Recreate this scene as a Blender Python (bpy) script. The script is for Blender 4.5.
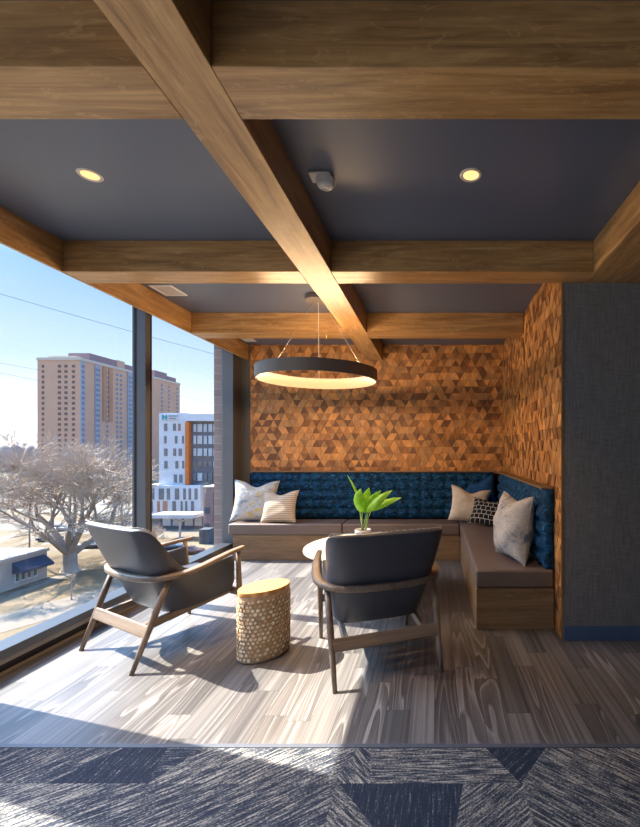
import bpy, bmesh, math, random
from mathutils import Vector, Matrix

for o in list(bpy.data.objects):
    bpy.data.objects.remove(o)
S = bpy.context.scene
COL = S.collection
R = math.radians

# ------------------------------------------------------------------ camera, sky, sun, exposure
FPX, VX, VY, CH = 424.0, 434.5, 449.0, 1.4        # focal length and level vanishing point in a 640x827 frame
cam_d = bpy.data.cameras.new('camera')
cam = bpy.data.objects.new('camera', cam_d); COL.objects.link(cam)
cam.location = (0, 0, CH); cam.rotation_euler = (R(90), 0, 0)
cam_d.sensor_width = 36; cam_d.lens = FPX / 827 * 36
cam_d.shift_x = (320 - VX) / 827; cam_d.shift_y = (VY - 413.5) / 827
cam_d.clip_start = .05; cam_d.clip_end = 3000
S.camera = cam

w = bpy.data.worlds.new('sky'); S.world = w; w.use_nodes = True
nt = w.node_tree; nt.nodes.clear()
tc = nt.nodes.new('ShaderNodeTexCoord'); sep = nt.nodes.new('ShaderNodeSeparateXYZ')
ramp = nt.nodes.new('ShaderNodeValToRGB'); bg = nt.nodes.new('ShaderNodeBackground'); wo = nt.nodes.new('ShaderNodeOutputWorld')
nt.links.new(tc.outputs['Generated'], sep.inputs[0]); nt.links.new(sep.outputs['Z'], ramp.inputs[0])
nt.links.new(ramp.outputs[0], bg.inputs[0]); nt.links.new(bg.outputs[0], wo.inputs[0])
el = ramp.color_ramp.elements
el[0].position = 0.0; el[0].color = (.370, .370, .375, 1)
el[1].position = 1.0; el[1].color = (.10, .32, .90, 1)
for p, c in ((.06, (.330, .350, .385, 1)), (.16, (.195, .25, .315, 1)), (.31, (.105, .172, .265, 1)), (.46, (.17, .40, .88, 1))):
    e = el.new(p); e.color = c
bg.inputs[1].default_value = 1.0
# the sky is much brighter around the sun, which stands out of frame to the upper left
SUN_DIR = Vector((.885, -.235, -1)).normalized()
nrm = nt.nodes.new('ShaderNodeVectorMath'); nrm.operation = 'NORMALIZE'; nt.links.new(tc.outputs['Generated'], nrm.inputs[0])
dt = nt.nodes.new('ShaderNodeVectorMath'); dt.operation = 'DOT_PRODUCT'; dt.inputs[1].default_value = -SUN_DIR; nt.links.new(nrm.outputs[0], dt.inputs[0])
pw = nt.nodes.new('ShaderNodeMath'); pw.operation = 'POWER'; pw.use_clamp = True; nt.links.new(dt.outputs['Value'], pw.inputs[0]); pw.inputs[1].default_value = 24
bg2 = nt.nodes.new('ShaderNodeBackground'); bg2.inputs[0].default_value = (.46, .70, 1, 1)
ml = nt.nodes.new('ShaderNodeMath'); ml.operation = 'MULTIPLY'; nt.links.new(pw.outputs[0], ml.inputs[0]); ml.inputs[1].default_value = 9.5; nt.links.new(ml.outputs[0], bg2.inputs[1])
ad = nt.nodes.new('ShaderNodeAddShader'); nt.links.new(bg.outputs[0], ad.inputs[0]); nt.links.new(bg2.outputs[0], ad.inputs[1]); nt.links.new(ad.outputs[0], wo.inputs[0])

sun_d = bpy.data.lights.new('sun', 'SUN'); sun = bpy.data.objects.new('sun', sun_d); COL.objects.link(sun)
sun_d.energy = 5.7; sun_d.angle = R(.55); sun_d.color = (1.0, .90, .75)
sun.rotation_euler = Vector((.885, -.235, -1)).to_track_quat('-Z', 'Y').to_euler()
sun.location = (-30, 8, 30)

vs = S.view_settings
S.display_settings.display_device = 'sRGB'
vs.view_transform = 'Standard'; vs.look = 'None'; vs.gamma = 1; vs.use_curve_mapping = False
vs.exposure = 2.06
S.cycles.use_denoising = True
S.cycles.max_bounces = 10; S.cycles.diffuse_bounces = 6; S.cycles.glossy_bounces = 4
S.cycles.transparent_max_bounces = 12; S.cycles.sample_clamp_indirect = 6; S.cycles.caustics_reflective = False

# ------------------------------------------------------------------ helpers
def P(x, y, Y):
    """world point standing at depth Y that the photograph shows at pixel x, y"""
    return Vector(((x - VX) / FPX * Y, Y, CH + (VY - y) / FPX * Y))

class MB:
    def __init__(s):
        s.b = bmesh.new(); s.cl = None
    def box(s, x0, x1, y0, y1, z0, z1, M=None):
        v = [s.b.verts.new((x, y, z)) for x in (x0, x1) for y in (y0, y1) for z in (z0, z1)]
        for f in ((0, 1, 3, 2), (4, 6, 7, 5), (0, 4, 5, 1), (2, 3, 7, 6), (0, 2, 6, 4), (1, 5, 7, 3)):
            s.b.faces.new([v[i] for i in f])
        if M:
            for q in v: q.co = M @ q.co
        return s
    def bar(s, a, b, wd, ht, up=(0, 0, 1)):
        a, b = Vector(a), Vector(b); d = (b - a).normalized(); u = Vector(up)
        r = d.cross(u).normalized(); u = r.cross(d)
        vs_ = []
        for p in (a, b):
            for i, j in ((-1, -1), (1, -1), (1, 1), (-1, 1)):
                vs_.append(s.b.verts.new(p + r * i * wd / 2 + u * j * ht / 2))
        for f in ((0, 1, 2, 3), (7, 6, 5, 4), (0, 4, 5, 1), (1, 5, 6, 2), (2, 6, 7, 3), (3, 7, 4, 0)):
            s.b.faces.new([vs_[i] for i in f])
        return s
    def tube(s, pts, rad, n=8, cap=True):
        pts = [Vector(p) for p in pts]
        if not hasattr(rad, '__len__'): rad = [rad] * len(pts)
        rings = []
        for i, p in enumerate(pts):
            d = (pts[min(i + 1, len(pts) - 1)] - pts[max(i - 1, 0)]).normalized()
            u = Vector((0, 0, 1)) if abs(d.z) < .95 else Vector((1, 0, 0))
            r = d.cross(u).normalized(); u = r.cross(d)
            rings.append([s.b.verts.new(p + (r * math.cos(t) + u * math.sin(t)) * rad[i]) for t in [2 * math.pi * k / n for k in range(n)]])
        for a, b in zip(rings, rings[1:]):
            for k in range(n): s.b.faces.new((a[k], a[(k + 1) % n], b[(k + 1) % n], b[k]))
        if cap:
            s.b.faces.new(rings[0][::-1]); s.b.faces.new(rings[-1])
        return s
    def lathe(s, prof, n=40, c=(0, 0), sx=1, sy=1, rot=0):
        rings = []
        for r, z in prof:
            rg = []
            for k in range(n):
                t = 2 * math.pi * k / n; x, y = r * sx * math.cos(t), r * sy * math.sin(t)
                rg.append(s.b.verts.new((c[0] + x * math.cos(rot) - y * math.sin(rot), c[1] + x * math.sin(rot) + y * math.cos(rot), z)))
            rings.append(rg)
        for a, b in zip(rings, rings[1:]):
            for k in range(n): s.b.faces.new((a[k], a[(k + 1) % n], b[(k + 1) % n], b[k]))
        return s
    def face(s, pts):
        return s.b.faces.new([s.b.verts.new(p) for p in pts])
    def grid(s, f, nu, nv):
        g = [[s.b.verts.new(f(i / nu, j / nv)) for j in range(nv + 1)] for i in range(nu + 1)]
        for i in range(nu):
            for j in range(nv): s.b.faces.new((g[i][j], g[i + 1][j], g[i + 1][j + 1], g[i][j + 1]))
        return g
    def build(s, name, m, parent=None, smooth=False, bevel=0, subsurf=0, solid=0, recalc=True, merge=0):
        if merge: bmesh.ops.remove_doubles(s.b, verts=s.b.verts, dist=merge)
        if recalc: bmesh.ops.recalc_face_normals(s.b, faces=s.b.faces)
        me = bpy.data.meshes.new(name); s.b.to_mesh(me); s.b.free()
        o = bpy.data.objects.new(name, me); COL.objects.link(o)
        for mm in (m if isinstance(m, (list, tuple)) else [m]): me.materials.append(mm)
        if smooth:
            for p in me.polygons: p.use_smooth = True
        if parent: o.parent = parent
        if solid:
            q = o.modifiers.new('s', 'SOLIDIFY'); q.thickness = solid; q.offset = 0
        if bevel:
            q = o.modifiers.new('b', 'BEVEL'); q.width = bevel; q.segments = 3; q.limit_method = 'ANGLE'; q.angle_limit = R(40)
        if subsurf:
            q = o.modifiers.new('u', 'SUBSURF'); q.levels = subsurf; q.render_levels = subsurf
        return o

def tag(o, label, cat, group=None, kind=None):
    o['label'] = label; o['category'] = cat
    if group: o['group'] = group
    if kind: o['kind'] = kind
    return o
def struct(o, label=None):
    o['kind'] = 'structure'
    if label: o['label'] = label
    return o
def empty(name, loc=(0, 0, 0), rz=0):
    o = bpy.data.objects.new(name, None); COL.objects.link(o); o.location = loc; o.rotation_euler = (0, 0, rz)
    o.empty_display_size = .1
    return o
def copy_tree(o, parent=None):
    c = o.copy(); COL.objects.link(c); c.parent = parent
    for ch in list(o.children): copy_tree(ch, c)
    return c
def smooth_part(o, ang=40):
    for p in o.data.polygons: p.use_smooth = True
    q = o.modifiers.new('w', 'WEIGHTED_NORMAL'); q.keep_sharp = True
    return o

# ------------------------------------------------------------------ materials
class N:
    """short hand for building node trees"""
    def __init__(s, name):
        s.m = bpy.data.materials.new(name); s.m.use_nodes = True
        s.t = s.m.node_tree; s.p = s.t.nodes['Principled BSDF']; s.out = s.t.nodes['Material Output']
    def n(s, typ, **kw):
        q = s.t.nodes.new(typ)
        for k, v in kw.items(): setattr(q, k, v)
        return q
    def l(s, a, b): s.t.links.new(a, b)
    def math(s, op, a, b=None, clamp=False):
        q = s.n('ShaderNodeMath', operation=op, use_clamp=clamp)
        for i, v in enumerate((a, b)):
            if v is None: continue
            if isinstance(v, (int, float)): q.inputs[i].default_value = v
            else: s.l(v, q.inputs[i])
        return q.outputs[0]
    def coord(s, scale=(1, 1, 1), loc=(0, 0, 0), rot=(0, 0, 0), src='Object'):
        t = s.n('ShaderNodeTexCoord'); mp = s.n('ShaderNodeMapping')
        s.l(t.outputs[src], mp.inputs[0])
        mp.inputs['Scale'].default_value = scale; mp.inputs['Location'].default_value = loc; mp.inputs['Rotation'].default_value = rot
        return mp.outputs[0]
    def noise(s, vec, scale=5, detail=4, rough=.55, dist=0):
        q = s.n('ShaderNodeTexNoise'); s.l(vec, q.inputs['Vector'])
        q.inputs['Scale'].default_value = scale; q.inputs['Detail'].default_value = detail
        q.inputs['Roughness'].default_value = rough; q.inputs['Distortion'].default_value = dist
        return q.outputs['Fac']
    def ramp(s, fac, stops, interp='LINEAR'):
        q = s.n('ShaderNodeValToRGB'); s.l(fac, q.inputs[0]); e = q.color_ramp.elements; q.color_ramp.interpolation = interp
        e[0].position, e[0].color = stops[0][0], (*stops[0][1], 1)
        e[1].position, e[1].color = stops[-1][0], (*stops[-1][1], 1)
        for p, c in stops[1:-1]:
            k = e.new(p); k.color = (*c, 1)
        return q.outputs[0]
    def mix(s, a, b, fac, blend='MIX'):
        q = s.n('ShaderNodeMix', data_type='RGBA', blend_type=blend)
        for i, v in ((0, fac), (6, a), (7, b)):
            if isinstance(v, (int, float)): q.inputs[i].default_value = v
            elif isinstance(v, tuple): q.inputs[i].default_value = (*v, 1)
            else: s.l(v, q.inputs[i])
        return q.outputs[2]
    def bump(s, h, strength=.3, dist=.01):
        q = s.n('ShaderNodeBump'); s.l(h, q.inputs['Height']); q.inputs['Strength'].default_value = strength; q.inputs['Distance'].default_value = dist
        s.l(q.outputs[0], s.p.inputs['Normal'])
    def base(s, c):
        if isinstance(c, tuple): s.p.inputs['Base Color'].default_value = (*c, 1)
        else: s.l(c, s.p.inputs['Base Color'])
    def set(s, rough=.5, metal=0, spec=.5, **kw):
        s.p.inputs['Roughness'].default_value = rough; s.p.inputs['Metallic'].default_value = metal
        s.p.inputs['Specular IOR Level'].default_value = spec
        for k, v in kw.items(): s.p.inputs[k].default_value = v
        return s.m

def plain(name, c, rough=.6, metal=0, spec=.5, var=.12, scale=8, bump=0):
    k = N(name); v = k.coord(); f = k.noise(v, scale, 4)
    k.base(k.ramp(f, [(.25, tuple(x * (1 - var) for x in c)), (.75, tuple(min(1, x * (1 + var)) for x in c))]))
    if bump: k.bump(k.noise(v, scale * 20, 3), bump, .004)
    return k.set(rough, metal, spec)

def wood(name, dark, mid, light, axis='X', rough=.45, fig=1.0, spec=.4, fine=1.0):
    """stained timber with the grain running along one axis"""
    k = N(name); a = 'XYZ'.index(axis)
    sc = [9.0, 9.0, 9.0]; sc[a] = .9
    v = k.coord(tuple(sc)); f1 = k.noise(v, 1.3, 6, .62, 1.6 * fig)
    sc2 = [70.0, 70.0, 70.0]; sc2[a] = 2.2
    f2 = k.noise(k.coord(tuple(sc2)), 1.0, 3, .6)
    sc3 = [14.0, 14.0, 14.0]; sc3[a] = 4
    f3 = k.noise(k.coord(tuple(sc3), loc=(3, 5, 1)), 1.0, 2, .5, 3.0 * fig)     # curly flecks
    c = k.ramp(f1, [(.28, dark), (.5, mid), (.74, light)])
    c = k.mix(c, k.ramp(f2, [(.35, (.72, .70, .68)), (.6, (1.05, 1.05, 1.05))]), .75 * fine, 'MULTIPLY')
    fl = k.ramp(f3, [(.60, (0, 0, 0)), (.66, (1, 1, 1)), (.70, (0, 0, 0))])
    g = k.n('ShaderNodeRGBToBW'); k.l(fl, g.inputs[0])
    c = k.mix(c, light, k.math('MULTIPLY', g.outputs[0], .5 * fig))
    k.base(c); k.bump(f2, .12, .002)
    return k.set(rough, 0, spec)

M = {}
beam_c = ((.24, .122, .042), (.42, .230, .086), (.60, .365, .155))
M['beam_x'] = wood('beam_wood_across', *beam_c, axis='X', rough=.34, spec=.6)
M['beam_y'] = wood('beam_wood_along', *[tuple(q * 1.05 for q in c) for c in beam_c], axis='Y', rough=.34, spec=.6)
M['bench_x'] = wood('bench_oak_across', (.17, .105, .055), (.235, .150, .082), (.31, .205, .118), axis='X', rough=.5)
M['bench_y'] = wood('bench_oak_along', (.17, .105, .055), (.235, .150, .082), (.31, .205, .118), axis='Y', rough=.5)
M['trim_wood'] = wood('trim_wood', (.16, .085, .035), (.24, .135, .06), (.34, .20, .09), axis='Z', rough=.5)
for ax in 'XYZ':
    M['chair_' + ax] = wood('chair_walnut_' + ax, (.145, .100, .072), (.205, .148, .110), (.28, .208, .158), axis=ax, rough=.4, fig=.5)
M['leather'] = plain('charcoal_leather', (.056, .060, .080), .42, 0, .5, .12, 5, .15)
M['seat_leather'] = plain('brown_vinyl', (.150, .110, .092), .40, 0, .5, .10, 4, .1)
M['stitch'] = plain('pale_thread', (.45, .44, .43), .8)
M['ceiling'] = plain('navy_ceiling_paint', (.098, .118, .170), .38, 0, .5, .04, 1.5)
M['white_plastic'] = plain('white_plastic', (.72, .71, .68), .45, 0, .5, .03)
M['vent'] = plain('vent_metal', (.62, .57, .50), .5, 0, .5, .03)
M['frame'] = plain('dark_bronze_aluminium', (.105, .110, .125), .36, .25, .5, .05)
M['frame_dark'] = plain('dark_gasket', (.018, .018, .020), .6)
M['sill'] = plain('grey_aluminium_sill', (.075, .080, .090), .30, .5, .5, .05)
M['sill_face'] = plain('taupe_metal', (.24, .215, .195), .5, 0, .4, .05)
M['track'] = plain('brown_track', (.14, .12, .105), .5, 0, .4, .05)
M['jamb'] = plain('grey_paint', (.105, .095, .085), .6, 0, .4, .05)
M['ring'] = plain('grey_ring_metal', (.155, .138, .132), .42, .3, .5, .05)
M['cable'] = plain('steel_cable', (.55, .52, .48), .35, .8)
M['brass'] = plain('brass', (.75, .50, .16), .3, 1)
M['velvet'] = None
M['blue_base'] = plain('blue_baseboard', (.065, .105, .20), .5, 0, .4, .08)
M['steel_strip'] = plain('brushed_strip', (.085, .095, .125), .5, .0, .5, .1, 30)
M['table_top'] = plain('cream_laminate', (.46, .41, .33), .35, 0, .5, .03)
M['table_metal'] = plain('dark_pedestal', (.03, .03, .032), .45, .5)
M['pot'] = plain('white_ceramic', (.78, .76, .73), .3, 0, .5, .03)
M['soil'] = plain('soil', (.03, .02, .013), .9, 0, .2, .3, 60)

# glowing pieces of the lamps
def glow(name, c, s):
    k = N(name); k.base((.03, .022, .016)); k.p.inputs['Emission Color'].default_value = (*c, 1); k.p.inputs['Emission Strength'].default_value = s
    return k.set(.5)
M['diffuser'] = glow('lit_diffuser', (1.0, .54, .22), .30)
M['bulb'] = glow('lit_downlight', (1.0, .55, .22), .42)

# window glass
k = N('window_glass'); k.t.nodes.remove(k.p)
tr = k.n('ShaderNodeBsdfTransparent'); gl = k.n('ShaderNodeBsdfGlossy'); fr = k.n('ShaderNodeLayerWeight'); mx = k.n('ShaderNodeMixShader')
tr.inputs[0].default_value = (.97, .985, .98, 1); gl.inputs['Roughness'].default_value = .02; fr.inputs['Blend'].default_value = .5
k.l(k.math('ADD', k.math('MULTIPLY', k.math('POWER', fr.outputs['Facing'], 4.0), .30), .02), mx.inputs[0]); k.l(tr.outputs[0], mx.inputs[1]); k.l(gl.outputs[0], mx.inputs[2]); k.l(mx.outputs[0], k.out.inputs[0])
M['glass'] = k.m

# grey wood-look vinyl planks running away from the camera
k = N('grey_vinyl_planks')
v = k.coord()
sx = k.n('ShaderNodeSeparateXYZ'); k.l(v, sx.inputs[0])
px = k.math('MULTIPLY', sx.outputs[0], 1 / .128); rw = k.math('FLOOR', px)
w1 = k.n('ShaderNodeTexWhiteNoise', noise_dimensions='1D'); k.l(rw, w1.inputs['W'])
py = k.math('ADD', k.math('MULTIPLY', sx.outputs[1], 1 / .92), k.math('MULTIPLY', w1.outputs['Value'], 7.0)); cl_ = k.math('FLOOR', py)
w2 = k.n('ShaderNodeTexWhiteNoise', noise_dimensions='2D'); cv = k.n('ShaderNodeCombineXYZ'); k.l(rw, cv.inputs[0]); k.l(cl_, cv.inputs[1]); k.l(cv.outputs[0], w2.inputs['Vector'])
plank = w2.outputs['Value']
fx_ = k.math('ABSOLUTE', k.math('SUBTRACT', k.math('FRACT', px), .5)); fy_ = k.math('ABSOLUTE', k.math('SUBTRACT', k.math('FRACT', py), .5))
seam = k.math('MAXIMUM', k.math('GREATER_THAN', fx_, .490), k.math('GREATER_THAN', fy_, .4985))
off = k.n('ShaderNodeCombineXYZ'); k.l(k.math('MULTIPLY', plank, 31.0), off.inputs[0]); k.l(k.math('MULTIPLY', plank, 57.0), off.inputs[1])
add = k.n('ShaderNodeVectorMath', operation='ADD'); k.l(v, add.inputs[0]); k.l(off.outputs[0], add.inputs[1])
mp = k.n('ShaderNodeMapping'); k.l(add.outputs[0], mp.inputs[0]); mp.inputs['Scale'].default_value = (7.0, .62, 1)
big = k.noise(mp.outputs[0], 1.0, 1.2, .4, .35)
rings = k.math('FRACT', k.math('MULTIPLY', big, 11.0))                 # cathedral grain = contour lines of a stretched noise
cg = k.ramp(rings, [(0, (.095, .086, .085)), (.40, (.125, .115, .113)), (.70, (.150, .139, .137)), (.86, (.225, .21, .205)), (.92, (.25, .235, .23)), (1.0, (.105, .095, .094))])
mp3 = k.n('ShaderNodeMapping'); k.l(add.outputs[0], mp3.inputs[0]); mp3.inputs['Scale'].default_value = (42, .5, 1); fine2 = k.noise(mp3.outputs[0], 1.0, 3, .55)
mp2 = k.n('ShaderNodeMapping'); k.l(add.outputs[0], mp2.inputs[0]); mp2.inputs['Scale'].default_value = (150, 1.6, 1)
fine = k.noise(mp2.outputs[0], 1.0, 3, .6)
cg = k.mix(cg, k.ramp(fine, [(.32, (.62, .61, .61)), (.66, (1.25, 1.25, 1.25))]), .9, 'MULTIPLY')
w3 = k.n('ShaderNodeTexWhiteNoise', noise_dimensions='2D'); cv3 = k.n('ShaderNodeCombineXYZ'); k.l(k.math('ADD', rw, 71.0), cv3.inputs[0]); k.l(cl_, cv3.inputs[1]); k.l(cv3.outputs[0], w3.inputs['Vector'])
straight = k.mix((.125, .116, .115), k.ramp(fine2, [(.35, (.085, .079, .080)), (.62, (.185, .173, .170))]), 1.0)
cg = k.mix(cg, straight, k.math('GREATER_THAN', w3.outputs['Value'], .46))
cg = k.mix(cg, k.ramp(plank, [(0, (.62, .62, .64)), (1, (1.25, 1.23, 1.20))]), 1.0, 'MULTIPLY')
cg = k.mix(cg, (.045, .04, .04), seam)
k.base(cg); k.bump(fine, .08, .002); M['vinyl'] = k.set(.36, 0, .5)

# striped carpet tiles: each polygon carries its stripe direction and how pale its yarn is
k = N('striped_carpet')
at = k.n('ShaderNodeAttribute', attribute_name='stripe'); sp = k.n('ShaderNodeSeparateXYZ'); k.l(at.outputs['Vector'], sp.inputs[0])
tcn = k.n('ShaderNodeTexCoord'); so = k.n('ShaderNodeSeparateXYZ'); k.l(tcn.outputs['Object'], so.inputs[0])
dx = k.math('SUBTRACT', k.math('MULTIPLY', sp.outputs[0], 2), 1); dy = k.math('SUBTRACT', k.math('MULTIPLY', sp.outputs[1], 2), 1)
across = k.math('SUBTRACT', k.math('MULTIPLY', so.outputs[0], dy), k.math('MULTIPLY', so.outputs[1], dx))
along = k.math('ADD', k.math('MULTIPLY', so.outputs[0], dx), k.math('MULTIPLY', so.outputs[1], dy))
cb = k.n('ShaderNodeCombineXYZ'); k.l(k.math('MULTIPLY', across, 105), cb.inputs[0]); k.l(k.math('MULTIPLY', along, 8), cb.inputs[1])
st = k.noise(cb.outputs[0], 1.0, 2, .6)
cb2 = k.n('ShaderNodeCombineXYZ'); k.l(k.math('MULTIPLY', across, 240), cb2.inputs[0]); k.l(k.math('MULTIPLY', along, 90), cb2.inputs[1])
tuft = k.noise(cb2.outputs[0], 1.0, 2, .7)
fac = k.math('ADD', k.math('ADD', st, k.math('MULTIPLY', k.math('SUBTRACT', tuft, .5), .8)), k.math('SUBTRACT', k.math('MULTIPLY', sp.outputs[2], .30), .20))
cc = k.ramp(fac, [(.34, (.026, .034, .055)), (.47, (.055, .064, .088)), (.55, (.12, .122, .13)), (.64, (.32, .30, .27)), (.78, (.52, .47, .40))])
k.base(cc); k.bump(tuft, .8, .006); M['carpet'] = k.set(.95, 0, .1)

# triangular end-grain tiles: each tile has its own timber tone
k = N('reclaimed_wood_tiles')
at = k.n('ShaderNodeAttribute', attribute_name='tone')
f = k.noise(k.coord((22, 22, 5)), 1.0, 5, .6, 1.2); f2 = k.noise(k.coord((90, 90, 12)), 1, 3, .6)
c = k.mix(at.outputs['Color'], k.ramp(f, [(.3, (.66, .62, .58)), (.7, (1.25, 1.25, 1.25))]), .8, 'MULTIPLY')
c = k.mix(c, k.ramp(f2, [(.35, (.8, .78, .76)), (.65, (1.1, 1.1, 1.1))]), .7, 'MULTIPLY')
k.base(c); k.bump(f2, .25, .003); M['tiles'] = k.set(.52, 0, .4)
M['tile_back'] = plain('dark_tile_backing', (.03, .016, .009), .8)

# charcoal woven wallcovering
k = N('charcoal_wallcovering')
fa = k.noise(k.coord((160, 160, 9)), 1, 3, .6); fb = k.noise(k.coord((9, 9, 160)), 1, 3, .6)
c = k.ramp(k.math('MULTIPLY', k.math('ADD', fa, fb), .5), [(.36, (.110, .108, .112)), (.62, (.215, .207, .210))])
k.base(c); k.bump(fa, .2, .002); M['wallcover'] = k.set(.75, 0, .3)

k = N('blue_velvet'); f = k.noise(k.coord((1, 1, 1.5)), 17, 5, .65, 1.2)
k.base(k.ramp(f, [(.36, (.001, .008, .020)), (.52, (.004, .040, .105)), (.66, (.016, .125, .29))]))
k.set(.75, 0, .2); k.p.inputs['Sheen Weight'].default_value = .6; k.p.inputs['Sheen Roughness'].default_value = .35
k.p.inputs['Sheen Tint'].default_value = (.15, .45, .85, 1); M['velvet'] = k.m

# ------------------------------------------------------------------ the room
ZB, ZC = 2.617, 2.832            # underside of beams, ceiling
XB0, XB1 = -.926, -.712          # the long middle beam
WL, WR, YB = -2.55, .945, 5.83   # window header, right wall, back wall
YP = 3.108                       # face of the dark partition
YS = 2.007                       # vinyl / carpet joint

struct(MB().box(-2.645, 4.0, YS, YB, -.05, 0).build('floor', M['vinyl']), 'grey wood look vinyl plank floor')
struct(MB().box(-2.645, 4.0, YS - .022, YS + .004, -.04, .004).build('trim_1', M['steel_strip'], bevel=.002), 'thin grey metal strip between planks and carpet')

# carpet as triangular and quadrilateral stripe fields
b = MB(); ly = b.b.faces.layers.float_vector.new('stripe_f'); fields = []
def gp(x, y):
    Y = FPX * CH / (y - VY); return ((x - VX) / FPX * Y, Y)
yA, yB = YS - .022, 1.775
def row(edges, y0, y1):
    # edges: (x at y0, x at y1, angle, paleness); each field ends where the next begins
    for (a0, a1, ang, pale), (b0, b1, *_) in zip(edges, edges[1:]):
        pts = [(a0, y0), (b0, y0), (b1, y1), (a1, y1)]
        q = [p for i, p in enumerate(pts) if p != pts[i - 1]]
        fields.append((q, ang, pale))
row([(-2.645, -2.645, 52, .55), (-1.45, -1.62, 88, .15), (-1.25, -1.2, 3, .45), (-1.08, -1.2, 40, .75), (-.55, -.75, 35, .65), (-.36, -.42, 130, .7), (-.30, -.27, 1, .75),
     (.24, .36, 45, .1), (.52, .36, -40, .8), (1.25, 1.1, 88, .2), (1.7, 1.7, 40, .7), (2.4, 2.4, 2, .6), (3.2, 3.2, -40, .7), (4, 4, 0, 0)], yA, yB)
row([(-2.645, -2.645, 36, .8), (-1.35, -1.7, 34, .6), (-.41, -.41, -40, .75), (-.40, .02, 89, .1), (.12, .02, 40, .75), (.37, .37, -38, .75), (1.2, 1.5, 88, .2), (1.6, 1.5, 40, .7), (4, 4, 0, 0)], yB, 1.28)
rnd = random.Random(4)
for r_ in range(17):
    y0, y1 = 1.28 - .495 * r_, 1.28 - .495 * (r_ + 1); e = [(-2.645, -2.645, 40, .7)]; x = -2.645
    while x < 3.3:
        x += .5; s_ = rnd.choice((-.25, 0, .25)); e.append((x, x + s_, rnd.choice((40, -40, 2, 88)), rnd.choice((.15, .6, .75))))
    e.append((4, 4, 0, 0)); row(e, y0, y1)
dirs = []
for q, ang, pale in fields:
    b.face([(x, y, 0.0) for x, y in q]); dirs.append((math.cos(R(ang)) * .5 + .5, math.sin(R(ang)) * .5 + .5, pale))
b.b.faces.layers.float_vector.remove(ly)
carpet = struct(b.build('floor_carpet', M['carpet'], recalc=False), 'navy and cream striped carpet tiles')
at_ = carpet.data.attributes.new('stripe', 'FLOAT_VECTOR', 'FACE')
for i, d in enumerate(dirs): at_.data[i].vector = d
for p in carpet.data.polygons:
    if p.normal.z < 0: p.flip()
struct(MB().box(-2.645, 4.0, -7.0, YS - .022, -.08, -.01).build('floor_base', M['frame_dark']))

struct(MB().box(-2.95, 4.0, -7.0, YB + .15, ZC, ZC + .12).build('ceiling', M['ceiling']), 'matt navy painted ceiling between the beams')

def beam(x0, x1, y0, y1, m, label, z0=ZB):
    return struct(MB().box(x0, x1, y0, y1, z0, ZC - .0005).build('ceiling_beam', M[m], bevel=.003), label)
beam(XB0, XB1, -6.9, YB - .012, 'beam_y', 'long brown wood ceiling beam running to the back wall')
CB = [(1.351, 1.566, 1.094), (2.910, 3.118, 1.094), (4.448, 4.670, .933)]
nm = ['nearest', 'middle', 'farthest']
for i, (y0, y1, xr) in enumerate(CB):
    beam(WL, XB0 - .0015, y0, y1, 'beam_x', nm[i] + ' wood cross beam between window and long beam')
    beam(XB1 + .0015, xr - .0015, y0, y1, 'beam_x', nm[i] + ' wood cross beam right of the long beam')
beam(WL, XB0 - .0015, -.21, 0.0, 'beam_x', 'wood cross beam above the camera, window side')
beam(XB1 + .0015, 1.0925, -.21, 0.0, 'beam_x', 'wood cross beam above the camera, right side')
beam(1.094, 1.62, -6.9, 3.118, 'beam_y', 'wide wood ceiling beam ending over the dark partition')
beam(WL - .024, WL - .0015, -6.9, YB - .012, 'beam_y', 'wood fascia board along the top of the windows')

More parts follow.
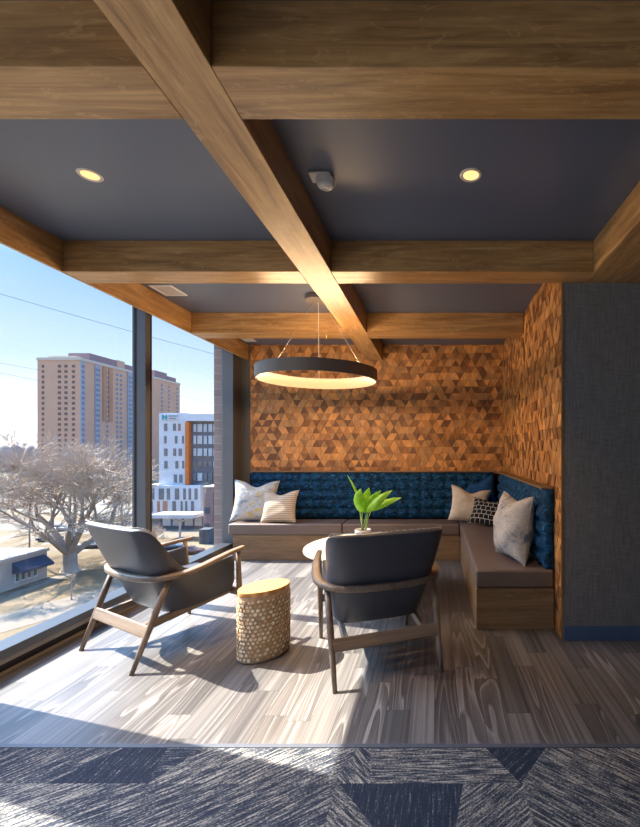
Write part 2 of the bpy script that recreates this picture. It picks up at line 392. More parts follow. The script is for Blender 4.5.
# back wall with reclaimed triangular tiles
def clip(poly, x0, x1, y0, y1):
    for ax, lim, sg in ((0, x0, 1), (0, x1, -1), (1, y0, 1), (1, y1, -1)):
        out = []
        for i in range(len(poly)):
            a, c = poly[i - 1], poly[i]; da, dc = (a[ax] - lim) * sg, (c[ax] - lim) * sg
            if (da >= 0) != (dc >= 0):
                t = da / (da - dc); out.append((a[0] + (c[0] - a[0]) * t, a[1] + (c[1] - a[1]) * t))
            if dc >= 0: out.append(c)
        poly = out
        if len(poly) < 3: return []
    return poly
TONES = [tuple(q * z for q, z in zip(t, (1.66, 1.46, 1.06))) for t in [(.30, .150, .062), (.25, .118, .046), (.36, .190, .085), (.165, .078, .034), (.29, .165, .082), (.115, .055, .027), (.40, .205, .082), (.22, .125, .066)]]
def tiles(name, parent, u0, u1, v0, v1, place, seed, v0at=None):
    rnd = random.Random(seed); s = .1065; h = s * .866; b = MB(); tones = []
    j = -1
    while j * h < v1 - v0 + h:
        i = -1; par = j % 2
        while i * s < u1 - u0 + s:
            ux = u0 + i * s + (s / 2 if par else 0); vz = v0 + j * h
            for up in (0, 1):
                tri = [(ux, vz), (ux + s, vz), (ux + s / 2, vz + h)] if up else [(ux + s, vz), (ux + 1.5 * s, vz + h), (ux + s / 2, vz + h)]
                cx = sum(p[0] for p in tri) / 3; cy = sum(p[1] for p in tri) / 3
                seam = (i % 3 == 0 and up == 1)
                kx = .985
                if rnd.random() < .0: continue
                tri = [(cx + (p[0] - cx) * kx, cy + (p[1] - cy) * kx) for p in tri]
                if seam: tri = [(max(p[0], ux + .004 + (p[1] - vz) * .577) , p[1]) for p in tri]
                lo = v0 if v0at is None else v0at(cx)
                pl = clip(tri, u0, u1, lo, v1)
                if not pl: continue
                # neighbouring tiles come from the same board often enough to read as lozenges
                if up == 1 or rnd.random() > .35: tone = rnd.choice(TONES); dep = rnd.uniform(.003, .013)
                g = rnd.uniform(.85, 1.15)
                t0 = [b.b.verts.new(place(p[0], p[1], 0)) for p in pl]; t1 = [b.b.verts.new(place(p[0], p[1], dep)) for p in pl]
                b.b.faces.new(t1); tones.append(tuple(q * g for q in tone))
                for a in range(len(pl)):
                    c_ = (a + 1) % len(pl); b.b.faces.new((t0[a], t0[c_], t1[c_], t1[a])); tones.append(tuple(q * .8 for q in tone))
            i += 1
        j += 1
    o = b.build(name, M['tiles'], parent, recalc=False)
    at_ = o.data.attributes.new('tone', 'FLOAT_COLOR', 'FACE')
    for q, t in zip(at_.data, tones): q.color = (*t, 1)
    bm = bmesh.new(); bm.from_mesh(o.data); bmesh.ops.recalc_face_normals(bm, faces=bm.faces); bm.to_mesh(o.data); bm.free()
    return o
wb = struct(MB().box(-2.95, 1.6, YB, YB + .15, -.1, ZC).build('wall_back', M['tile_back']), 'back wall faced with triangular reclaimed wood tiles')
tiles('wood_tiles', wb, WL + .02, WR - .0, 1.06, ZC, lambda u, v, d: (u, YB - d, v), 11)
wr = struct(MB().box(WR, WR + .16, YP + .002, YB, -.1, ZC).build('wall_right', M['tile_back']), 'side wall faced with triangular reclaimed wood tiles')
tiles('wood_tiles', wr, YP + .002, YB - .015, 0.0, ZC, lambda u, v, d: (WR - d, u, v), 12, lambda u: 0.0 if u < 3.45 else 1.06)
MB().box(WR - .016, WR + .001, YP - .006, YP + .004, 0, ZB).build('edge_trim', M['trim_wood'], wr)
struct(MB().box(WR + .001, 4.0, YP, YP + .14, -.1, ZB - .001).build('wall_partition', M['wallcover']), 'charcoal woven wallcovering on the partition')
struct(MB().box(WR + .001, 4.0, YP - .014, YP - .0005, 0, .105).build('baseboard_right', M['blue_base'], bevel=.003), 'dark blue baseboard of the partition')
struct(MB().box(4.0, 4.12, -7.0, YP + .14, -.1, ZC).build('wall_side', plain('warm_grey_paint', (.45, .43, .41), .8)))

struct(MB().box(-2.95, 4.12, -7.12, -7.0, -.1, ZC).build('wall_rear', plain('mid_grey_paint', (.30, .29, .28), .8)))

# window wall
GX = -2.79
XI = -2.66
def window(name, y0, y1, label):
    e = empty(name, (GX, (y0 + y1) / 2, 0)); struct(e, label); M0 = Matrix.Translation(-e.location)
    def put(nm, m, *bx, bevel=.003):
        b_ = MB()
        for q in bx: b_.box(*q, M=M0)
        return b_.build(nm, M[m], e, bevel=bevel)
    put('pane', 'glass', (GX - .003, GX + .003, y0 + .004, y1 - .004, .14, 2.76), bevel=0)
    put('sill', 'sill', (GX - .02, XI, y0, y1, .105, .16))
    put('sill_face', 'sill_face', (GX - .02, XI - .006, y0, y1, .070, .1045), bevel=0)
    put('recess', 'frame_dark', (GX - .02, -2.690, y0, y1, 0, .0695), bevel=0)
    put('bottom_track', 'track', (-2.689, -2.646, y0, y1, -.02, .018))
    put('head', 'frame', (GX - .02, XI, y0, y1, 2.755, ZC - .001))
    return e
window('window_1', -6.9, 2.01, 'window bay beside the camera')
window('window_2', 2.41, 3.898, 'tall window pane left of the dark mullion')
window('window_3', 3.985, 5.600, 'tall window pane between mullion and back corner')
mu = struct(MB().box(GX + .004, XI, 3.905, 3.990, 0, ZC - .001).build('mullion', M['frame'], bevel=.004), 'dark metal mullion between the two windows')
MB().box(GX + .028, GX + .040, 3.895, 3.8985, .16, 2.755).build('gasket', M['frame_dark'], mu)
MB().box(XI - .004, XI + .004, 3.972, 3.986, .16, 2.755).build('gasket', M['frame_dark'], mu)
struct(MB().box(GX - .02, XI, 5.600, 5.660, 0, ZC - .001).build('window_jamb', M['frame'], bevel=.004), 'dark metal jamb at the back corner of the windows')
struct(MB().box(GX - .02, XI, 5.661, YB, 0, ZC - .001).build('wall_left', M['jamb']), 'grey return between window and back wall')
struct(MB().box(XI + .0005, WL + .018, YB - .012, YB - .001, .0, ZC - .001).build('trim_2', M['jamb']), 'grey strip beside the wood tiles')
struct(MB().box(-2.95, XI, 2.01, 2.41, -.1, ZC - .001).build('wall_left_pier', M['jamb']), 'pier between window bays')

k = N('brown_facade_brick'); br = k.n('ShaderNodeTexBrick')
k.l(k.coord(rot=(R(90), 0, 0)), br.inputs['Vector'])
br.inputs['Color1'].default_value = (.24, .165, .14, 1); br.inputs['Color2'].default_value = (.30, .22, .19, 1); br.inputs['Mortar'].default_value = (.33, .29, .26, 1)
br.inputs['Scale'].default_value = 1; br.inputs['Brick Width'].default_value = .30; br.inputs['Row Height'].default_value = .105; br.inputs['Mortar Size'].default_value = .006
k.base(br.outputs['Color']); M['brick'] = k.set(.85)
struct(MB().box(-2.965, GX - .021, 5.70, 6.1, -4, 5).build('brick_pier', M['brick']), 'brown brick pier outside beside the window')
struct(MB().box(-2.95, 4.0, -7.0, YB + .15, ZC + .13, ZC + .25).build('roof_slab', M['frame_dark']))

# ------------------------------------------------------------------ ceiling fittings
def downlight(x, y, label, power):
    e = empty('ceiling_downlight', (x, y, ZC)); tag(e, label, 'light', 'recessed ceiling downlights')
    MB().lathe([(.040, -.001), (.044, -.005), (.054, -.005), (.058, -.0005)], 32).build('trim_ring', M['vent'], e, smooth=True)
    MB().lathe([(.0415, -.002), (.020, -.0016), (.0005, -.0014)], 32).build('lamp', M['bulb'], e, smooth=True)
    ld = bpy.data.lights.new('downlight_lamp', 'SPOT'); lo = bpy.data.objects.new('downlight_lamp', ld); COL.objects.link(lo)
    ld.energy = power; ld.spot_size = R(95); ld.spot_blend = .8; ld.color = (1, .66, .34); ld.shadow_soft_size = .04
    lo.location = (x, y, ZC - .03)
    return e
downlight(-1.80, 2.216, 'round lit ceiling downlight nearest the windows', 40)
downlight(.190, 2.216, 'round lit ceiling downlight right of the long beam', 14)
for y in (.68, -1.6, -3.8):  # unseen spots without fittings, added out of frame to fill the room
    for x in (-1.80,):
        ld = bpy.data.lights.new('unseen_fill_spot', 'SPOT'); lo = bpy.data.objects.new('unseen_fill_spot', ld); COL.objects.link(lo)
        ld.energy = 22; ld.spot_size = R(110); ld.spot_blend = .8; ld.color = (1, .88, .74); ld.shadow_soft_size = .05; lo.location = (x, y, ZC - .03)

e = empty('smoke_detector', (-.575, 2.235, ZC)); tag(e, 'white smoke detector on the dark ceiling beside the long beam', 'smoke detector')
MB().box(-.075, .035, -.055, .03, -.012, -.0005).build('mounting_plate', M['white_plastic'], e, bevel=.003)
MB().lathe([(.0, -.055), (.030, -.055), (.040, -.048), (.046, -.034), (.046, -.030), (.050, -.028), (.050, -.0125)], 32).build('housing', M['white_plastic'], e, smooth=True)
MB().lathe([(.018, -.0545), (.018, -.058), (.022, -.058), (.022, -.0545)], 24).build('sensor_ring', M['vent'], e)

def vent(x0, x1, y0, y1, label):
    e = empty('air_vent', ((x0 + x1) / 2, (y0 + y1) / 2, ZC)); tag(e, label, 'air vent', 'ceiling air vents by the windows')
    a, c = (x1 - x0) / 2, (y1 - y0) / 2; t = .018
    b = MB().box(-a, a, -c, -c + t, -.010, -.0005).box(-a, a, c - t, c, -.010, -.0005).box(-a, -a + t, -c + t, c - t, -.010, -.0005).box(a - t, a, -c + t, c - t, -.010, -.0005)
    b.build('frame', M['white_plastic'], e)
    b = MB().box(-a + t, a - t, -c + t, c - t, -.002, -.0005)
    n = 9
    for i in range(n):
        y = -c + t + (i + .5) * (2 * c - 2 * t) / n; b.box(-a + t, a - t, y - .006, y + .004, -.008, -.002)
    b.build('grille', M['vent'], e)
vent(-2.495, -2.295, 3.69, 3.94, 'white square air vent in front of the farthest cross beam')
vent(-2.50, -2.36, 5.42, 5.62, 'small white air vent by the back wall, behind the farthest cross beam')

e = empty('sprinkler', (-1.16, 4.56, ZB)); tag(e, 'tiny brass sprinkler head under the farthest cross beam', 'sprinkler')
MB().lathe([(.016, -.0005), (.016, -.004), (.006, -.006), (.006, -.028)], 16).build('body', M['brass'], e, smooth=True)
MB().lathe([(.0, -.028), (.018, -.028), (.018, -.031), (.0, -.031)], 16).build('deflector', M['brass'], e)

# ring pendant
pc = Vector((-1.095, 3.985, 0)); rr = .553; z0, z1 = 2.040, 2.147
e = empty('ring_pendant_lamp', (pc.x, pc.y, ZC)); tag(e, 'large ring pendant lamp glowing warm inside, hung above the round table', 'lamp')
L0 = -ZC
MB().lathe([(0.0, -.0005), (.112, -.0005), (.115, -.004), (.115, -.042), (.111, -.046), (.0, -.046)], 40).build('canopy', M['ring'], e, smooth=False)
MB().lathe([(rr - .012, z0 + L0), (rr, z0 + L0), (rr, z1 + L0), (rr - .035, z1 + L0), (rr - .035, z1 + L0 - .006), (rr - .012, z1 + L0 - .006), (rr - .012, z0 + L0)], 96).build('ring_body', M['ring'], e)
MB().lathe([(rr - .013, z0 + L0 + .002), (rr - .030, z0 + L0 + .004), (rr - .034, z1 + L0 - .0065)], 96).build('diffuser', M['diffuser'], e, smooth=True)
for i in range(20):
    t = 2 * math.pi * i / 20; ld = bpy.data.lights.new('ring_light', 'AREA'); lo = bpy.data.objects.new('ring_light', ld); COL.objects.link(lo)
    ld.shape = 'RECTANGLE'; ld.size = .15; ld.size_y = .07; ld.energy = 1.05; ld.color = (1, .66, .36); lo.parent = e
    lo.location = ((rr - .045) * math.cos(t), (rr - .045) * math.sin(t), (z0 + z1) / 2 + L0)
    lo.rotation_euler = Vector((-math.cos(t), -math.sin(t), -.38)).to_track_quat('-Z', 'Z').to_euler()
for i, a in enumerate((250, 325, 104)):
    t = R(a); MB().tube([(.05 * math.cos(t), .05 * math.sin(t), -.043), ((rr - .015) * math.cos(t), (rr - .015) * math.sin(t), z1 + L0 + .004)], .0022, 6).build('cable', M['cable'], e)
    
# ------------------------------------------------------------------ banquette
BF, SH = 5.30, .462              # front of the back bench, seat height
def bench(name, label, base, cush, m, lx):
    e = empty(name, ((base[0] + base[1]) / 2, (base[2] + base[3]) / 2, 0)); tag(e, label, 'bench', 'banquette benches')
    M0 = Matrix.Translation(-e.location)
    MB().box(*base, 0, .318, M=M0).build('base', M[m], e, bevel=.003)
    if m == 'bench_y': MB().box(base[0] + .0, base[1], base[2] - .012, base[2] - .0005, 0, .318, M=M0).build('end_panel', M['bench_x'], e, bevel=.003)
    o = MB().box(*cush, .3195, SH, M=M0).build('seat_cushion', M['seat_leather'], e, bevel=.022); smooth_part(o)
    return e
bench('banquette_bench', 'bench section under the back wall nearest the windows, two pillows on it', (-2.53, -1.158, BF + .02, 5.70), (-2.585, -1.158, BF, 5.695), 'bench_x', 0)
bench('banquette_bench', 'bench section under the back wall behind the round table', (-1.154, .318, BF + .02, 5.70), (-1.154, .316, BF, 5.695), 'bench_x', 0)
bench('banquette_bench', 'brown bench section along the right side wall', (.325, WR - .017, 3.300, 5.70), (.319, WR - .017, 3.280, 5.695), 'bench_y', 0)
def tufted(name, label, length, place, cells, trim):
    e = empty(name, place(length / 2, 0, SH)); tag(e, label, 'backrest cushion', 'blue tufted backrests')
    H = 1.082 - SH; rows = 5; inv = -e.location
    def f(u, v):
        a, c = u * cells + .5 * (int(v * rows) % 2) * 0, v * rows
        pu = abs(math.sin(math.pi * a)) ** .55; pv = abs(math.sin(math.pi * c)) ** .55
        edge = min(1, min(u, 1 - u) * cells * 1.2 + .25) * min(1, min(v, 1 - v) * rows + .35)
        d = .060 + .054 * (.12 * pu + .40 * pv + .48 * pu * pv) * edge
        d += .005 * math.sin(a * 7.3 + c * 3.1) + .004 * math.sin(a * 13.1 - c * 9.7)
        return Vector(place(u * length, d, SH + .004 + v * H)) + inv
    b = MB(); nu, nv = cells * 8, rows * 8
    g = b.grid(f, nu, nv)
    bk = b.grid(lambda u, v: Vector(place(u * length, .004, SH + .004 + v * H)) + inv, 1, 1)
    # close the rim
    def rim(a, c0, c1):
        vs_ = a; q = [c0, c1]
        b.b.faces.new(vs_ + [c1, c0])
    rim([g[i][0] for i in range(nu + 1)], bk[0][0], bk[1][0]); rim([g[i][nv] for i in range(nu + 1)], bk[0][1], bk[1][1])
    rim([g[0][j] for j in range(nv + 1)], bk[0][0], bk[0][1]); rim([g[nu][j] for j in range(nv + 1)], bk[1][0], bk[1][1])
    o = b.build('tufted_cushion', M['velvet'], e, smooth=True)
    b = MB(); c = [Vector(place(x, d, z)) + inv for x, d, z in ((0, .001, 1.087), (length, .10, 1.102))]
    lo = [min(c[0][i], c[1][i]) for i in range(3)]; hi = [max(c[0][i], c[1][i]) for i in range(3)]
    b.box(lo[0], hi[0], lo[1], hi[1], lo[2], hi[2]).build('cap_rail', M['bench_x'], e, bevel=.003)
    return e
tufted('backrest_cushion', 'dark blue tufted backrest along the back wall', .80 + 2.48, lambda u, d, z: (-2.48 + u, YB - .016 - d, z), 20, 'x')
tufted('backrest_cushion', 'dark blue tufted backrest along the right side wall', 2.30, lambda u, d, z: (WR - .014 - d, 3.30 + u, z), 14, 'y')

# pillows
def pillow_mat(name, kind):
    k = N(name); v = k.coord()
    if kind == 'floral':
        f = k.noise(k.coord((1, 1, 1)), 11, 4, .6, 1.0); g = k.noise(k.coord(loc=(4, 2, 7)), 7, 3, .6, .8)
        c = k.ramp(f, [(.40, (.52, .48, .42)), (.54, (.42, .42, .41)), (.66, (.20, .23, .28))])
        c = k.mix(c, (.50, .38, .14), k.math('GREATER_THAN', g, .615))
    elif kind == 'stripe':
        wv = k.n('ShaderNodeTexWave', wave_type='BANDS', bands_direction='Z'); k.l(v, wv.inputs[0]); wv.inputs['Scale'].default_value = 12; wv.inputs['Distortion'].default_value = 1.0; wv.inputs['Detail'].default_value = 2
        c = k.ramp(wv.outputs['Fac'], [(.2, (.33, .23, .15)), (.45, (.52, .42, .31)), (.9, (.56, .46, .35))])
    elif kind == 'cream':
        c = k.ramp(k.noise(v, 18, 4), [(.3, (.60, .52, .43)), (.7, (.72, .64, .54))])
    elif kind == 'velvet':
        c = k.ramp(k.noise(v, 14, 4), [(.3, (.006, .026, .09)), (.7, (.02, .080, .22))])
    elif kind == 'grid':
        b_ = k.n('ShaderNodeTexBrick'); k.l(k.coord(rot=(R(90), 0, R(0))), b_.inputs[0]); b_.offset = .35
        b_.inputs['Color1'].default_value = (.012, .012, .016, 1); b_.inputs['Color2'].default_value = (.016, .016, .022, 1); b_.inputs['Mortar'].default_value = (.60, .55, .48, 1)
        b_.inputs['Scale'].default_value = 1; b_.inputs['Brick Width'].default_value = .060; b_.inputs['Row Height'].default_value = .056; b_.inputs['Mortar Size'].default_value = .0028
        c = b_.outputs['Color']
    else:
        f = k.noise(k.coord((1, 1, 1)), 6, 5, .65, 1.5); g = k.noise(k.coord((30, 30, 90), loc=(1, 4, 2)), 1, 2)
        c = k.ramp(f, [(.36, (.16, .19, .25)), (.42, (.44, .42, .40)), (.5, (.56, .51, .46)), (.75, (.50, .44, .38))])
        c = k.mix(c, k.ramp(g, [(.35, (.75, .75, .78)), (.6, (1, 1, 1))]), .8, 'MULTIPLY')
    k.base(c); k.bump(k.noise(v, 220, 2), .35, .002)
    return k.set(.9, 0, .15)
def pillow(label, kind, loc, w_, h_, t_, rot, dent=.10, seed=0):
    """a soft square cushion: pinched corners, a dented top edge; origin at the middle of its bottom edge"""
    e = empty('throw_pillow', loc); e.rotation_euler = rot; tag(e, label, 'pillow', 'throw pillows on the benches')
    rnd = random.Random(seed); ph = [rnd.uniform(0, 6.28) for _ in range(6)]
    n = 26
    def surf(sg):
        def f(u, v):
            a, c = 2 * u - 1, 2 * v - 1
            x = a * (w_ / 2) * (1 - .13 * (1 - c * c) * abs(a) ** 1.0); z = c * (h_ / 2) * (1 - .10 * (1 - a * a) * abs(c))
            if c > 0: z -= dent * h_ * math.exp(-(a / .42) ** 2) * c ** 2
            th = (max(0, 1 - abs(a) ** 2.6) ** .62) * (max(0, 1 - abs(c) ** 2.6) ** .62)
            th *= 1 - .35 * dent * 8 * max(0, c) * math.exp(-(a / .35) ** 2)
            wr_ = .05 * math.sin(5 * a + 3 * c + ph[0]) + .05 * math.sin(7 * c - 4 * a + ph[1]) + .04 * math.sin(11 * a * c + ph[2])
            y = sg * t_ / 2 * th * (1 + wr_)
            return (x, y, z + h_ / 2 * .985)
        return f
    b = MB(); b.grid(surf(-1), n, n); b.grid(surf(1), n, n)
    b.build('cover', PM[kind], e, smooth=True, merge=.0004)
    # piped seam round the edge
    f = surf(1); pts = [f(i / n, 0) for i in range(n)] + [f(1, i / n) for i in range(n)] + [f(1 - i / n, 1) for i in range(n)] + [f(0, 1 - i / n) for i in range(n + 1)]
    MB().tube(pts, .0035, 5, cap=False).build('seam', PM[kind], e, smooth=True)
    return e
PM = {q: pillow_mat(q + '_pillow_fabric', q) for q in ('floral', 'stripe', 'cream', 'velvet', 'grid', 'marble')}
pillow('large pale floral pillow at the window end of the back bench', 'floral', (-2.345, 5.47, SH + .004), .58, .54, .15, (R(-12), R(2), R(4)), .13, 1)
pillow('smaller cream striped pillow leaning in front of the floral one', 'stripe', (-1.985, 5.365, SH + .004), .48, .42, .13, (R(-18), R(-2), R(-6)), .11, 2)
pillow('plain cream pillow in the corner, left of the black gridded one', 'cream', (.425, 5.37, SH + .012), .53, .45, .14, (R(-13), R(9), R(10)), .13, 3)
pillow('dark blue velvet pillow at the back of the corner, behind the others', 'velvet', (.655, 5.615, SH + .04), .46, .52, .13, (R(-9), R(-14), R(-18)), .05, 4)
pillow('black pillow with white grid lines lying in the corner', 'grid', (.600, 5.11, SH + .025), .42, .36, .13, (R(-38), R(6), R(-20)), .04, 5)
pillow('big off white pillow with blue grey marks on the right bench', 'marble', (.640, 3.62, SH + .004), .52, .56, .27, (R(-8), R(0), R(-72)), .07, 6)

# ------------------------------------------------------------------ round table and plant
e = empty('round_table', (-.60, 4.06, 0)); tag(e, 'low round table with a pale top behind the nearer armchair', 'table')
MB().lathe([(0, .452), (.61, .452), (.628, .456), (.632, .466), (.628, .477), (.622, .480), (0, .480)], 72).build('tabletop', M['table_top'], e, smooth=False)
MB().lathe([(.035, .022), (.032, .06), (.032, .44), (.16, .452)], 32).build('pedestal', M['table_metal'], e, smooth=True)
MB().lathe([(0, 0), (.28, 0), (.285, .008), (.26, .016), (.05, .024), (0, .024)], 48).build('foot', M['table_metal'], e, smooth=True)

k = N('bright_leaf'); v = k.coord(); f = k.noise(v, 30, 3); c = k.ramp(f, [(.3, (.30, .62, .05)), (.7, (.50, .78, .12))])
k.base(c); tl = k.n('ShaderNodeBsdfTranslucent'); k.l(c, tl.inputs[0]); mx = k.n('ShaderNodeMixShader'); mx.inputs[0].default_value = .6
k.l(k.p.outputs[0], mx.inputs[1]); k.l(tl.outputs[0], mx.inputs[2]); k.l(mx.outputs[0], k.out.inputs[0]); k.set(.35); M['leaf'] = k.m
k = N('pale_stem'); k.base((.30, .48, .10)); M['stem'] = k.set(.5)
pp = Vector((-.675, 4.0, .4805))
e = empty('potted_plant', pp); tag(e, 'green leafy plant in a white pot on the round table', 'plant')
MB().lathe([(0, 0), (.058, 0), (.066, .01), (.074, .09), (.077, .160), (.074, .163), (.069, .160), (.066, .13), (0, .13)], 40).build('pot', M['pot'], e, smooth=True)
MB().lathe([(.0665, .145), (.0, .149)], 24).build('soil', M['soil'], e, smooth=True)
def bez(p, t):
    a, b_, c_ = [Vector(q) for q in p]; return a * (1 - t) ** 2 + b_ * 2 * t * (1 - t) + c_ * t * t
def leaf(path, wid, side, fold=.3):
    b = MB(); sd = Vector(side).normalized()
    def f(u, v):
        p = bez(path, u); tn = (bez(path, min(1, u + .01)) - bez(path, max(0, u - .01))).normalized()
        s_ = (sd - tn * sd.dot(tn)).normalized(); nn = tn.cross(s_)
        ww = wid * (math.sin(math.pi * min(1, u ** .75)) ** .8) * (1 - .15 * u) + .0015; q = 2 * v - 1
        return p + s_ * ww * q + nn * (ww * fold * abs(q) ** 1.5 + .004 * math.sin(9 * u + 2 * q))
    b.grid(f, 22, 8)
    return b.build('leaf', M['leaf'], e, smooth=True, solid=.0012)
def PL(x, y, dy=0): return P(x, y, 4.0 + dy) - pp
st = [(PL(362, 530), PL(361.5, 517), PL(363, 508)), (PL(365.5, 530), PL(366, 520), PL(369, 510)), (PL(363.5, 530, .02), PL(365, 518, .03), PL(367, 512, .03)), (PL(366, 530, -.02), PL(367, 520, -.03), PL(371, 511, -.03)), (PL(362.5, 530, .01), PL(360, 514, .02), PL(359, 500, .02))]
for s_ in st: MB().tube([bez(s_, i / 8) for i in range(9)], [.006 - .0003 * i for i in range(9)], 7).build('stem', M['stem'], e, smooth=True)
leaf((PL(359, 500, .02), PL(356, 489, .03), PL(347.5, 475.5, .03)), .010, (1, .2, .3), .9)         # rolled new leaf
leaf((PL(363, 512), PL(355, 500, -.05), PL(361, 488.5, -.03)), .062, (1, -.2, .1), .35)
leaf((PL(364, 513, .01), PL(366, 500, .05), PL(369, 488, .06)), .060, (1, .3, 0), .3)
leaf((PL(366, 511, .02), PL(371, 500, .05), PL(381, 490.5, .05)), .042, (.8, .3, -.7), .3)
leaf((PL(367, 512, -.02), PL(376, 500, -.05), PL(392.5, 490, -.02)), .046, (.6, -.5, -.8), .3)
leaf((PL(369, 510, .03), PL(381, 503, .05), PL(402, 497.5, .02)), .044, (.3, -.6, -.8), .25)
leaf((PL(362, 512, -.03), PL(357, 507, -.08), PL(357, 497, -.10)), .045, (1, -.5, .3), .25)

# ------------------------------------------------------------------ armchairs
def catmull(pts, n):
    pts = [Vector(p) for p in pts]; out = []
    for i in range(len(pts) - 1):
        p0, p1, p2, p3 = pts[max(i - 1, 0)], pts[i], pts[i + 1], pts[min(i + 2, len(pts) - 1)]
        for k_ in range(n):
            t = k_ / n
            out.append(.5 * ((2 * p1) + (p2 - p0) * t + (2 * p0 - 5 * p1 + 4 * p2 - p3) * t * t + (3 * p1 - p0 - 3 * p2 + p3) * t ** 3))
    out.append(pts[-1]); return out
def armchair(label):
    e = empty('armchair'); tag(e, label, 'armchair', 'leather and walnut armchairs')
    # bent arm rail: tip - arm - back - arm - tip
    half = [(.338, .405, .636), (.362, .29, .627), (.388, .15, .608), (.400, .0, .580), (.385, -.11, .562), (.325, -.205, .552), (.20, -.262, .547), (0, -.282, .545)]
    path = catmull(half + [(-x, y, z) for x, y, z in half[-2::-1]], 6)
    b = MB(); rings = []; n_ = len(path)
    for i, p in enumerate(path):
        d = (path[min(i + 1, n_ - 1)] - path[max(i - 1, 0)]).normalized(); r_ = d.cross(Vector((0, 0, 1))).normalized(); u = r_.cross(d)
        q = abs(i / (n_ - 1) * 2 - 1)            # 1 at the tips, 0 at the back
        wd = .038 + .026 * math.exp(-((q - .42) / .33) ** 2) - (.006 if q > .97 else 0); ht = .027 + .014 * math.exp(-(q / .35) ** 2)
        rings.append([b.b.verts.new(p + r_ * wd * a + u * ht * c) for a, c in ((-.5, -.3), (-.38, -.5), (.38, -.5), (.5, -.3), (.5, .3), (.38, .5), (-.38, .5), (-.5, .3))])
    for a, c in zip(rings, rings[1:]):
        for k_ in range(8): b.b.faces.new((a[k_], a[(k_ + 1) % 8], c[(k_ + 1) % 8], c[k_]))
    b.b.faces.new(rings[0][::-1]); b.b.faces.new(rings[-1])
    b.build('arm_rail', M['chair_Y'], e, smooth=True, bevel=0)
    for s_ in (-1, 1):
        MB().tube([(.33 * s_, -.38, 0), (.336 * s_, -.30, .20), (.342 * s_, -.245, .34), (.350 * s_, -.165, .540)], [.0135, .019, .0215, .018], 12).build('leg', M['chair_Z'], e, smooth=True)
        MB().tube([(.33 * s_, .38, 0), (.335 * s_, .372, .2), (.340 * s_, .365, .36), (.346 * s_, .352, .625)], [.0130, .018, .021, .016], 12).build('leg', M['chair_Z'], e, smooth=True)
        MB().bar((.25 * s_, -.285, .235), (.25 * s_, .352, .312), .030, .05).build('seat_rail', M['chair_Y'], e, bevel=.006)
    MB().bar((-.336, -.292, .232), (.336, -.292, .232), .026, .078, up=(0, .35, 1)).build('stretcher', M['chair_X'], e, bevel=.008)
    MB().bar((-.337, .366, .300), (.337, .366, .300), .024, .055).build('stretcher', M['chair_X'], e, bevel=.006)
    # leather shell: back, wings and sides in one skin
    st_ = [((0, -.110, .285), (0, -.378, .893)), ((.13, -.108, .285), (.17, -.374, .893)), ((.205, -.098, .285), (.298, -.358, .892)), ((.245, -.070, .286), (.347, -.318, .886)),
           ((.268, -.025, .288), (.357, -.255, .835)), ((.278, .03, .290), (.340, -.155, .690)), ((.284, .09, .295), (.322, -.06, .592)), ((.288, .18, .304), (.314, .08, .562)), ((.290, .33, .318), (.306, .335, .588))]
    B = catmull([q[0] for q in st_], 4); T = catmull([q[1] for q in st_], 4)
    B = [Vector((-p.x, p.y, p.z)) for p in B[:0:-1]] + B; T = [Vector((-p.x, p.y, p.z)) for p in T[:0:-1]] + T
    nv = 14; ns = len(B) - 1
    b = MB()
    def f(u, v):
        i = round(u * ns); p = B[i].lerp(T[i], v); q = abs(2 * u - 1)
        bul = math.sin(math.pi * v) * .012
        out = Vector((p.x * 1.5, p.y - .1, 0)).normalized()
        return p + out * bul
    b.grid(f, ns, nv)
    o = b.build('shell', M['leather'], e, smooth=True, solid=.030); q = o.modifiers.new('b', 'BEVEL'); q.width = .007; q.segments = 2; q.limit_method = 'ANGLE'; q.angle_limit = R(50)
    # seat and back padding
    b = MB().box(-.262, .262, -.07, .405, .33, .455); o = b.build('seat_cushion', M['leather'], e, bevel=.045); smooth_part(o)
    # whip stitching along the top edge
    i0 = next(i for i in range(len(T)) if T[i].y < -.22)
    top = T[i0:len(T) - i0]; pts = []
    for p, q in zip(top, top[1:]): pts += [p.lerp(q, t) + Vector((0, -.006, .014)) for t in (0, .25, .5, .75)]
    MB().tube(pts, [(.0032 if i % 4 < 2 else .0012) for i in range(len(pts))], 6).build('whip_stitch_cord', M['stitch'], e)
    return e
ch = armchair('charcoal leather armchair with its back to us, before the round table')
ch.location = (-.397, 2.905, 0); ch.rotation_euler = (0, 0, math.atan2(.355, .935))
c2 = copy_tree(ch); c2.location = (-1.981, 3.116, 0); c2.rotation_euler = (0, 0, -math.atan2(.484, .874))
c2['label'] = 'charcoal leather armchair standing in the sun beside the windows'

# ------------------------------------------------------------------ wood-slice stool
e = empty('side_table', (-1.165, 2.905, 0)); tag(e, 'oval drum side table clad in small wood slices', 'side table')
SA, SB, SR = .178, .128, R(52)
k = N('branch_bark'); k.base(k.ramp(k.noise(k.coord(), 40, 3), [(.3, (.38, .25, .15)), (.7, (.58, .42, .27))])); M['bark'] = k.set(.9)
k = N('branch_slices'); at = k.n('ShaderNodeAttribute', attribute_name='tone'); k.base(k.mix(at.outputs['Color'], k.ramp(k.noise(k.coord(), 160, 2), [(.3, (.8, .78, .76)), (.7, (1.1, 1.1, 1.1))]), .8, 'MULTIPLY')); M['slices'] = k.set(.75, 0, .3)
k = N('honey_wood_top'); wv = k.n('ShaderNodeTexWave', wave_type='RINGS', rings_direction='SPHERICAL'); k.l(k.coord((1, 1.3, .02), loc=(.02, .01, 0)), wv.inputs[0])
wv.inputs['Scale'].default_value = 14; wv.inputs['Distortion'].default_value = 3; wv.inputs['Detail'].default_value = 3
